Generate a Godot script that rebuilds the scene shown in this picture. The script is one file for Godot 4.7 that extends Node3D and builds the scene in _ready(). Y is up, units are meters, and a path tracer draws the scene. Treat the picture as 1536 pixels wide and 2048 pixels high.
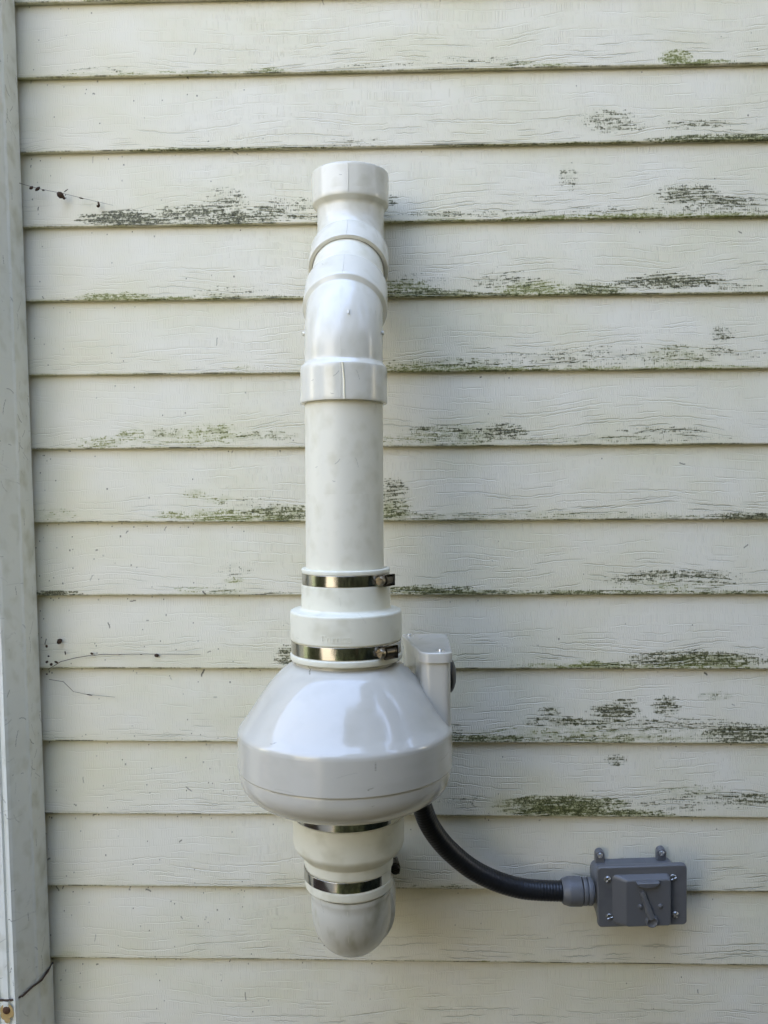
extends Node3D
# A radon fan and its white vent pipe on mildewed vinyl siding. Lengths in metres; LIFT raises everything from the camera's eye level (0) to its height above the lawn.

const LIFT := 1.4
const AXIS := Vector3(-0.073, 0.0, 0.193)   # the upright through pipe, couplings and fan
const PITCH := 0.1016                        # exposure of one siding course
const LIP_TOP := 0.57207                     # bottom lip of course 0
const SPAN := 1.28                           # width that the siding texture covers
const TW := 2048
const ROW := 136                             # texture rows of one course: 122 face, 14 underside
const FACE := 122
const COURSES := 15

var m_siding: StandardMaterial3D
var m_pvc: StandardMaterial3D
var m_pipe: StandardMaterial3D
var m_fan: StandardMaterial3D
var m_rubber: StandardMaterial3D
var m_steel: StandardMaterial3D
var m_steel_dark: StandardMaterial3D
var m_screw: StandardMaterial3D
var m_brass: StandardMaterial3D
var m_conduit: StandardMaterial3D
var m_grey: StandardMaterial3D
var m_black: StandardMaterial3D
var m_spout: StandardMaterial3D
var m_spout_low: StandardMaterial3D
var m_glue: StandardMaterial3D
var m_debris: StandardMaterial3D
var m_thread: StandardMaterial3D
var rng := RandomNumberGenerator.new()


class Shape:
	var v := PackedVector3Array()
	var n := PackedVector3Array()
	var uv := PackedVector2Array()
	var ix := PackedInt32Array()

	func vert(p: Vector3, nn: Vector3, t := Vector2.ZERO) -> int:
		v.append(p)
		n.append(nn.normalized())
		uv.append(t)
		return v.size() - 1

	func tri(a: int, b: int, c: int) -> void:
		var g := (v[b] - v[a]).cross(v[c] - v[a])
		if g.length_squared() < 1e-20:
			return
		ix.append(a)
		if g.dot(n[a] + n[b] + n[c]) > 0.0:
			ix.append(c)
			ix.append(b)
		else:
			ix.append(b)
			ix.append(c)

	func quad(a: int, b: int, c: int, d: int) -> void:
		tri(a, b, c)
		tri(a, c, d)

	func flat_quad(a: Vector3, b: Vector3, c: Vector3, d: Vector3, nn: Vector3) -> void:
		quad(vert(a, nn), vert(b, nn), vert(c, nn), vert(d, nn))


class Way:                                    # a centre line, sampled by length
	var p := PackedVector3Array()
	var s := PackedFloat32Array()

	func add(q: Vector3) -> void:
		s.append(0.0 if p.is_empty() else s[s.size() - 1] + p[p.size() - 1].distance_to(q))
		p.append(q)

	func total() -> float:
		return s[s.size() - 1]

	func at(d: float) -> Array:
		var i := clampi(s.bsearch(d) - 1, 0, p.size() - 2)
		var k := (d - s[i]) / maxf(s[i + 1] - s[i], 1e-9)
		var a := (p[i + 1] - p[i]).normalized()
		var b := a
		if k > 0.5 and i + 2 < p.size():
			b = (p[i + 2] - p[i + 1]).normalized()
			a = a.lerp(b, (k - 0.5))
		elif k <= 0.5 and i > 0:
			b = (p[i] - p[i - 1]).normalized()
			a = a.lerp(b, (0.5 - k))
		return [p[i].lerp(p[i + 1], k), a.normalized()]


# ---------------------------------------------------------------- objects

func origin_of(o: Node) -> Vector3:
	var at := Vector3.ZERO
	while o is Node3D and o != self:
		at += (o as Node3D).position
		o = o.get_parent()
	return at


func thing(called: String, label: String, category: String, at: Vector3, group := "") -> Node3D:
	var o := Node3D.new()
	o.name = called
	add_child(o, true)
	o.position = at + Vector3(0, LIFT, 0)
	tag(o, label, category, group)
	return o


func tag(o: Node3D, label: String, category: String, group := "") -> void:
	o.set_meta("label", label)
	o.set_meta("category", category)
	if group:
		o.set_meta("group", group)


func commit(s: Shape, called: String, m: Material, parent: Node3D = self) -> MeshInstance3D:
	var box := AABB(s.v[0], Vector3.ZERO)
	for q in s.v:
		box = box.expand(q)
	var pivot := box.position + box.size * 0.5
	if parent == self:
		pivot.y = box.position.y
	var moved := PackedVector3Array()
	moved.resize(s.v.size())
	for i in s.v.size():
		moved[i] = s.v[i] - pivot
	var a := []
	a.resize(Mesh.ARRAY_MAX)
	a[Mesh.ARRAY_VERTEX] = moved
	a[Mesh.ARRAY_NORMAL] = s.n
	a[Mesh.ARRAY_TEX_UV] = s.uv
	a[Mesh.ARRAY_INDEX] = s.ix
	var am := ArrayMesh.new()
	am.add_surface_from_arrays(Mesh.PRIMITIVE_TRIANGLES, a)
	var o := MeshInstance3D.new()
	o.name = called
	o.mesh = am
	o.material_override = m
	parent.add_child(o, true)
	o.position = pivot + Vector3(0, LIFT, 0) - origin_of(parent)
	return o


# ---------------------------------------------------------------- shapes

func edge_normals(pr: Array) -> Array:          # for a profile of [along, radius]: the (radial, along) normal at both ends of every edge
	var e := []
	for i in pr.size() - 1:
		e.append(Vector2(pr[i + 1][0] - pr[i][0], pr[i][1] - pr[i + 1][1]))
	var out := []
	for i in e.size():
		var me: Vector2 = e[i].normalized()
		var a := me
		var b := me
		if i > 0 and e[i - 1].normalized().dot(me) > 0.62:
			a = (e[i - 1] + e[i]).normalized()   # the longer edge keeps more of its own direction
		if i < e.size() - 1 and e[i + 1].normalized().dot(me) > 0.62:
			b = (e[i + 1] + e[i]).normalized()
		out.append([a, b])
	return out


func along(s: Shape, way: Way, pr: Array, ref: Vector3, segs := 72, step := 0.004) -> void:
	var fine := []
	for i in pr.size():
		if i > 0:
			var parts := maxi(1, int(ceil(absf(pr[i][0] - pr[i - 1][0]) / step)))
			for k in range(1, parts):
				var f := float(k) / parts
				fine.append([lerpf(pr[i - 1][0], pr[i][0], f), lerpf(pr[i - 1][1], pr[i][1], f)])
		fine.append(pr[i])
	var nn := edge_normals(fine)
	for j in fine.size() - 1:
		var ids := []
		for end in 2:
			var q = way.at(fine[j + end][0])
			var c: Vector3 = q[0]
			var t: Vector3 = q[1]
			var u := (ref - t * ref.dot(t)).normalized()
			var w := u.cross(t)
			var r: float = fine[j + end][1]
			var k: Vector2 = nn[j][end]
			var row := []
			for i in segs + 1:
				var d := u * cos(TAU * i / segs) + w * sin(TAU * i / segs)
				row.append(s.vert(c + d * r, d * k.x + t * k.y, Vector2(float(i) / segs, fine[j + end][0] * 3.0)))
			ids.append(row)
		for i in segs:
			s.quad(ids[0][i], ids[0][i + 1], ids[1][i + 1], ids[1][i])


func smooth(pr: Array, n := 5) -> Array:         # a rounder profile through the same points
	var out := []
	for i in pr.size() - 1:
		var p0: Array = pr[maxi(i - 1, 0)]
		var p3: Array = pr[mini(i + 2, pr.size() - 1)]
		for k in n:
			var f := float(k) / n
			out.append([cubic_interpolate(pr[i][0], pr[i + 1][0], p0[0], p3[0], f), cubic_interpolate(pr[i][1], pr[i + 1][1], p0[1], p3[1], f)])
	out.append(pr[pr.size() - 1])
	return out


func lathe(s: Shape, foot: Vector3, axis: Vector3, pr: Array, segs := 96) -> void:
	var nn := edge_normals(pr)
	var t := axis.normalized()
	var ref := Vector3.RIGHT if absf(t.x) < 0.8 else Vector3.UP
	var u := (ref - t * ref.dot(t)).normalized()
	var w := u.cross(t)
	for j in pr.size() - 1:
		var ids := []
		for end in 2:
			var row := []
			var k: Vector2 = nn[j][end]
			for i in segs + 1:
				var d := u * cos(TAU * i / segs) + w * sin(TAU * i / segs)
				row.append(s.vert(foot + t * pr[j + end][0] + d * pr[j + end][1], d * k.x + t * k.y, Vector2(float(i) / segs, pr[j + end][0] * 3.0)))
			ids.append(row)
		for i in segs:
			s.quad(ids[0][i], ids[0][i + 1], ids[1][i + 1], ids[1][i])


func rounded(w: float, h: float, r: float, cx := 0.0, cy := 0.0, seg := 5) -> PackedVector2Array:
	var o := PackedVector2Array()
	var mid := [Vector2(w / 2 - r, h / 2 - r), Vector2(-w / 2 + r, h / 2 - r), Vector2(-w / 2 + r, -h / 2 + r), Vector2(w / 2 - r, -h / 2 + r)]
	for c in 4:
		for i in seg + 1:
			var a := PI / 2 * (c + float(i) / seg)
			o.append(Vector2(cx, cy) + mid[c] + Vector2(cos(a), sin(a)) * r)
	return o


func extrude(s: Shape, line: PackedVector2Array, levels: Array, xf: Transform3D, cap_low := false, cap_high := true) -> void:
	var c := line.size()
	var en := []
	for i in c:
		var d := line[(i + 1) % c] - line[i]
		en.append(Vector2(d.y, -d.x).normalized())
	var miter := []
	for i in c:
		var q: Vector2 = (en[i] + en[(i + c - 1) % c])
		miter.append(q / maxf(0.3, q.length_squared() / 2.0))
	var pr := []
	for l in levels:
		pr.append([l[0], -l[1]])
	var nn := edge_normals(pr)
	for j in levels.size() - 1:
		for i in c:
			var k := (i + 1) % c
			var a: Vector2 = en[i]
			var b: Vector2 = en[i]
			if en[(i + c - 1) % c].dot(en[i]) > 0.62:
				a = (en[(i + c - 1) % c] + en[i]).normalized()
			if en[k].dot(en[i]) > 0.62:
				b = (en[k] + en[i]).normalized()
			var ids := []
			for e in [[j, 0, i, a], [j, 0, k, b], [j + 1, 1, k, b], [j + 1, 1, i, a]]:
				var p: Vector2 = line[e[2]] - miter[e[2]] * levels[e[0]][1]
				var f: Vector2 = nn[j][e[1]]
				ids.append(s.vert(xf * Vector3(p.x, p.y, levels[e[0]][0]), xf.basis * Vector3(e[3].x * f.x, e[3].y * f.x, f.y), p * 3.0))
			s.quad(ids[0], ids[1], ids[2], ids[3])
	for end in 2:
		if not (cap_low if end == 0 else cap_high):
			continue
		var l = levels[0] if end == 0 else levels[levels.size() - 1]
		var nv := xf.basis * Vector3(0, 0, -1 if end == 0 else 1)
		var mid := Vector2.ZERO
		for q in line:
			mid += q / c
		var hub := s.vert(xf * Vector3(mid.x, mid.y, l[0]), nv, mid * 3.0)
		var row := []
		for i in c:
			var p: Vector2 = line[i] - miter[i] * l[1]
			row.append(s.vert(xf * Vector3(p.x, p.y, l[0]), nv, p * 3.0))
		for i in c:
			s.tri(hub, row[i], row[(i + 1) % c])


func slab(s: Shape, lo: Vector3, hi: Vector3, bevel := 0.002) -> void:
	var d := hi - lo
	var line := rounded(d.x, d.y, minf(bevel, minf(d.x, d.y) * 0.4), 0, 0, 2)
	extrude(s, line, [[-d.z / 2, bevel], [-d.z / 2 + bevel, 0.0], [d.z / 2 - bevel, 0.0], [d.z / 2, bevel]], Transform3D(Basis(), (lo + hi) / 2), true, true)


func tube(s: Shape, pts: Array, r0: float, r1: float, segs := 6) -> void:
	var way := Way.new()
	for q in pts:
		way.add(q)
	along(s, way, [[0.0, 0.0], [0.0, r0], [way.total(), r1], [way.total(), 0.0]], Vector3(0.13, 0.31, 0.94), segs, 0.02)


func pebble(s: Shape, c: Vector3, size: Vector3, turn: float) -> void:
	var b := Basis(Vector3(0.2, 0.3, 1).normalized(), turn)
	var ids := []
	for j in 5:
		var row := []
		for i in 8:
			var th := PI * j / 4.0
			var d := Vector3(sin(th) * cos(TAU * i / 8), cos(th), sin(th) * sin(TAU * i / 8))
			var k := 0.75 + 0.5 * absf(sin(i * 12.9 + j * 78.2 + turn * 3.1))
			row.append(s.vert(c + b * (d * size * k), b * d))
		ids.append(row)
	for j in 4:
		for i in 8:
			s.quad(ids[j][i], ids[j][(i + 1) % 8], ids[j + 1][(i + 1) % 8], ids[j + 1][i])


# ---------------------------------------------------------------- materials

func srgb(r: int, g: int, b: int) -> Color:
	return Color(r / 255.0, g / 255.0, b / 255.0)


func plain(called: String, c: Color, rough: float, metal := 0.0) -> StandardMaterial3D:
	var m := StandardMaterial3D.new()
	m.resource_name = called
	m.albedo_color = c
	m.roughness = rough
	m.metallic = metal
	return m


func smudges(seed_: int, marks: int, strength: float, tint: Color, darkest := 0.10) -> ImageTexture:   # white with handling marks, scratches and faint blotches
	rng.seed = seed_
	var w := 512
	var nz := FastNoiseLite.new()
	nz.seed = seed_
	nz.frequency = 0.012
	nz.fractal_octaves = 4
	var d := PackedByteArray()
	d.resize(w * w * 3)
	for y in w:
		for x in w:
			var k := clampf(absf(nz.get_noise_2d(x, y)) * 1.6 - 0.35, 0.0, 1.0) * strength
			var i := (y * w + x) * 3
			d[i] = int(255 * lerpf(1.0, tint.r, k))
			d[i + 1] = int(255 * lerpf(1.0, tint.g, k))
			d[i + 2] = int(255 * lerpf(1.0, tint.b, k))
	for q in marks:
		var x := rng.randf() * w
		var y := rng.randf() * w
		var a := rng.randf() * TAU
		var turn := rng.randf_range(-0.05, 0.05)
		var dark := rng.randf_range(0.02, darkest)
		for k in rng.randi_range(2, 22):
			a += turn
			x += cos(a)
			y += sin(a) * 1.3
			var i := (posmod(int(y), w) * w + posmod(int(x), w)) * 3
			for c in 3:
				d[i + c] = int(d[i + c] * (1.0 - dark))
	return ImageTexture.create_from_image(Image.create_from_data(w, w, false, Image.FORMAT_RGB8, d))


# ---------------------------------------------------------------- siding: colour and emboss of the boards

func column_of(x: float) -> float:
	return (x / SPAN + 0.5) * TW


func siding_material() -> void:
	var th := COURSES * ROW
	rng.seed = 41
	var hgt := PackedByteArray()
	hgt.resize(TW * th)
	hgt.fill(150)
	var cut := PackedByteArray()                 # the long grain lines alone, where grime lodges
	cut.resize(TW * th)
	var na := FastNoiseLite.new()
	na.seed = 3
	na.frequency = 1.0
	na.fractal_octaves = 2
	var line := PackedFloat32Array()
	for c in COURSES:
		var top := c * ROW
		var rows := [6, 19, 31, 44, 55, 65, 74, 82, 90, 97, 104, 111, 117]
		var above := PackedInt32Array()
		above.resize(TW)
		above.fill(top)
		for i in rows.size() + 1:
			var below := PackedInt32Array()
			below.resize(TW)
			var slope := rng.randf_range(2.0, 9.0)
			var off := rng.randf_range(-3.0, 3.0)
			var ph := rng.randf() * 900.0
			for x in TW:
				if i == rows.size():
					below[x] = top + FACE - 1
					continue
				var y: float = rows[i] + off + 22.0 * (0.5 - float(x) / TW) + 16.0 * na.get_noise_2d(x * 0.0021 + c * 37.0, rows[i] * 0.008 + c * 7.1) + 1.6 * na.get_noise_2d(x * 0.03 + ph, i * 5.3)
				var r := top + clampi(int(y), 2, FACE - 2)
				below[x] = maxi(r, above[x])
				var deep := clampf(na.get_noise_2d(x * 0.008 + ph * 2.0, i * 3.7 + c * 11.0) * 2.2 + 0.35, 0.0, 1.0)
				deep *= (0.45 + 0.55 * float(rows[i]) / FACE) * (0.45 + 0.55 * smoothstep(250.0, 900.0, float(x)))
				var q := r * TW + x
				hgt[q] = maxi(0, hgt[q] - int(80 * deep))
				hgt[q - TW] = maxi(0, hgt[q - TW] - int(34 * deep))
				hgt[q + TW] = mini(255, hgt[q + TW] + int(45 * deep))
				cut[q] = int(255 * deep)
				cut[q - TW] = maxi(cut[q - TW], int(110 * deep))
			# upright ticks between this line and the one above
			var x2 := 0.0
			while x2 < TW - 2:
				x2 += rng.randf_range(3.2, 6.4)
				var x := mini(int(x2), TW - 2)
				var field := na.get_noise_2d(x * 0.011, c * 3.3 + i * 0.35)
				if rng.randf() > 0.80 + 0.8 * field:
					continue
				var amp := int(rng.randf_range(22, 58) * (0.35 + 0.65 * smoothstep(200.0, 800.0, float(x))))
				var y0 := above[x] + rng.randi_range(0, 3)
				var y1 := below[x] - rng.randi_range(0, 3)
				for y in range(y0, y1):
					var q := y * TW + x
					hgt[q] = maxi(0, hgt[q] - amp)
					hgt[q + 1] = mini(255, hgt[q + 1] + amp / 2)
			above = below
	# colour: aged white vinyl, its film of pollen, then the dirt that sits in the grooves
	var base := Image.create(TW, th, false, Image.FORMAT_RGBA8)
	base.fill(srgb(218, 213, 194))
	var film := Image.create(256, 256, false, Image.FORMAT_RGBA8)
	for y in 256:
		for x in 256:
			var k := clampf(0.45 + 0.75 * na.get_noise_2d(x * 0.012, y * 0.035) + 0.5 * na.get_noise_2d(x * 0.05 + 90.0, y * 0.11), 0.0, 1.0)
			film.set_pixel(x, y, Color(0.80, 0.78, 0.63, k * 0.40))
	film.resize(TW, th, Image.INTERPOLATE_CUBIC)
	base.blend_rect(film, Rect2i(0, 0, TW, th), Vector2i.ZERO)
	base.convert(Image.FORMAT_RGB8)
	var col := base.get_data()
	for i in range(0, TW * th):
		var g := int(hgt[i]) - 150
		if g < -8:
			var k := 1.0 + g * 0.0004
			col[i * 3] = int(col[i * 3] * k)
			col[i * 3 + 1] = int(col[i * 3 + 1] * k)
			col[i * 3 + 2] = int(col[i * 3 + 2] * k)
	# undersides and bottom lips carry algae everywhere
	var nb := FastNoiseLite.new()
	nb.seed = 17
	nb.frequency = 1.0
	nb.fractal_octaves = 3
	for c in COURSES:
		for y in range(FACE - 3, ROW):
			for x in TW:
				var k := clampf(0.26 + 0.8 * nb.get_noise_2d(x * 0.006, c * 9.0) + 0.5 * nb.get_noise_2d(x * 0.09, y * 0.2 + c * 31.0), 0.0, 0.85)
				if y < FACE:
					k *= 0.4
				var i := ((c * ROW + y) * TW + x) * 3
				col[i] = int(lerpf(col[i], 158, k))
				col[i + 1] = int(lerpf(col[i + 1], 156, k))
				col[i + 2] = int(lerpf(col[i + 2], 112, k))
	# grime lodged in the emboss of the lower half of the boards, in drifts
	for c in COURSES:
		for y in range(46, FACE):
			var low := smoothstep(46.0, 104.0, float(y))
			for x in TW:
				var i := (c * ROW + y) * TW + x
				var g := cut[i] / 255.0
				if g < 0.05:
					continue
				var drift := clampf(0.1 + 1.5 * nb.get_noise_2d(x * 0.0035 + c * 53.0, y * 0.02 + c * 17.0) + 0.5 * smoothstep(700.0, 1500.0, float(x)), 0.0, 1.0)
				var k := g * low * drift * 0.42
				col[i * 3] = int(lerpf(col[i * 3], 84, k))
				col[i * 3 + 1] = int(lerpf(col[i * 3 + 1], 84, k))
				col[i * 3 + 2] = int(lerpf(col[i * 3 + 2], 62, k))
	for q in mildew():
		stain(col, hgt, nb, q)
	specks(col)
	# fine dark crevice dirt at the very lip, patchy
	for c in COURSES:
		for x in TW:
			var k := clampf(nb.get_noise_2d(x * 0.012, c * 13.0 + 5.0) * 1.5 + 0.5 * nb.get_noise_2d(x * 0.14, c * 5.0) + 0.02, 0.0, 0.75)
			for y in [FACE - 1, FACE]:
				var i: int = ((c * ROW + y) * TW + x) * 3
				col[i] = int(lerpf(col[i], 70, k))
				col[i + 1] = int(lerpf(col[i + 1], 70, k))
				col[i + 2] = int(lerpf(col[i + 2], 48, k))
	m_siding = StandardMaterial3D.new()
	m_siding.resource_name = "aged vinyl siding"
	m_siding.albedo_texture = ImageTexture.create_from_image(Image.create_from_data(TW, th, false, Image.FORMAT_RGB8, col))
	m_siding.roughness = 0.5
	m_siding.metallic_specular = 0.45
	m_siding.heightmap_enabled = true
	m_siding.heightmap_scale = 0.24
	m_siding.heightmap_texture = ImageTexture.create_from_image(Image.create_from_data(TW, th, false, Image.FORMAT_L8, hgt))


func stain(col: PackedByteArray, hgt: PackedByteArray, nz: FastNoiseLite, q: Array) -> void:   # q: course, x in metres, height over the lip, half width and half height in mm, strength, kind
	var c: int = q[0] + 1
	var cx: float = column_of(q[1])
	var cy: float = c * ROW + FACE * (1.0 - q[2] / 101.6)
	var hw: float = q[3] * TW / SPAN / 1000.0 * 1.4
	var hh: float = maxf(q[4] * FACE / 101.6 * 1.4, 3.6)
	var power: float = minf(1.0, q[5] * 1.02)
	var kind: String = q[6]
	var dark := Vector3(50, 50, 29)
	var pale := Vector3(122, 121, 84)
	if kind == "m":
		dark = Vector3(58, 60, 28)
		pale = Vector3(132, 134, 82)
	elif kind == "g":
		dark = Vector3(92, 96, 40)
		pale = Vector3(150, 152, 100)
	elif kind == "y":
		dark = Vector3(190, 184, 140)
		pale = Vector3(196, 190, 150)
	var soft := kind == "y"
	for y in range(maxi(c * ROW, int(cy - hh)), mini(c * ROW + FACE + (8 if kind != "b" else 1), int(cy + hh) + 1)):
		for x in range(maxi(0, int(cx - hw)), mini(TW, int(cx + hw) + 1)):
			var e := 1.0 - pow((x - cx) / hw, 2.0) - pow((y - cy) / hh, 2.0)
			if e <= 0.0:
				continue
			var i := y * TW + x
			var k := 0.0
			var fine := 0.5
			if soft:
				k = e * power
			else:
				var groove := clampf((150.0 - hgt[i]) / 90.0, -0.4, 1.0)
				var streak := nz.get_noise_2d(x * 0.010 + 40.0, (y + x * 0.022 + 2.5 * sin(x * 0.02)) * 0.30)
				fine = 0.6 * nz.get_noise_2d(x * 0.13, y * 0.20 + 70.0) + 0.6 * nz.get_noise_2d(x * 0.045, y * 0.12 + 170.0)
				var body := sqrt(e) * power * 1.2 + streak * 0.8 + fine * 0.75 + groove * 0.6 - 0.60
				var pits := nz.get_noise_2d(x * 0.33 + 500.0, y * 0.4)
				k = smoothstep(0.02, 0.38, body) * (0.70 + 0.30 * power) * clampf(0.95 + pits * 0.9, 0.4, 1.0)
				var wash := e * power * clampf(0.3 + nz.get_noise_2d(x * 0.03, y * 0.08 + 300.0), 0.0, 1.0)
				if kind != "b":
					k = maxf(k, wash * 0.8)
				else:
					k = maxf(k, wash * 0.35)
			if k <= 0.004:
				continue
			var t := dark.lerp(pale, clampf(0.25 - fine * 0.9 + (1.0 - k) * 0.75, 0.0, 1.0))
			col[i * 3] = int(lerpf(col[i * 3], t.x, k))
			col[i * 3 + 1] = int(lerpf(col[i * 3 + 1], t.y, k))
			col[i * 3 + 2] = int(lerpf(col[i * 3 + 2], t.z, k))


func specks(col: PackedByteArray) -> void:       # fly spots, grit and short hairs
	rng.seed = 99
	for q in 520:
		var x := int(rng.randf() * TW)
		if rng.randf() < 0.55:
			x = int(column_of(-0.52 + 0.3 * pow(rng.randf(), 1.5)))
		var c := rng.randi_range(0, COURSES - 1)
		if rng.randf() < 0.45:
			c = rng.randi_range(8, COURSES - 1)
		var y := c * ROW + rng.randi_range(4, FACE - 4)
		if rng.randf() < 0.3:
			y = c * ROW + rng.randi_range(0, 9)
		var big := rng.randf() < 0.1
		var dark := rng.randf_range(0.25, 0.85)
		var n := rng.randi_range(3, 14) if rng.randf() < 0.12 else 1
		var a := rng.randf() * TAU
		var fx := float(x)
		var fy := float(y)
		for k in n:
			for dy in range(0, 3 if big else 2):
				for dx in range(0, 3 if big else 2):
					var px := clampi(int(fx) + dx, 0, TW - 1)
					var py := clampi(int(fy) + dy, c * ROW, c * ROW + FACE - 1)
					var i := (py * TW + px) * 3
					var d := dark * (1.0 if dx + dy < 2 else 0.55) * (0.5 if n > 1 else 1.0)
					col[i] = int(lerpf(col[i], 44, d))
					col[i + 1] = int(lerpf(col[i + 1], 42, d))
					col[i + 2] = int(lerpf(col[i + 2], 34, d))
			a += rng.randf_range(-0.2, 0.2)
			fx += cos(a)
			fy += sin(a)


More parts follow.
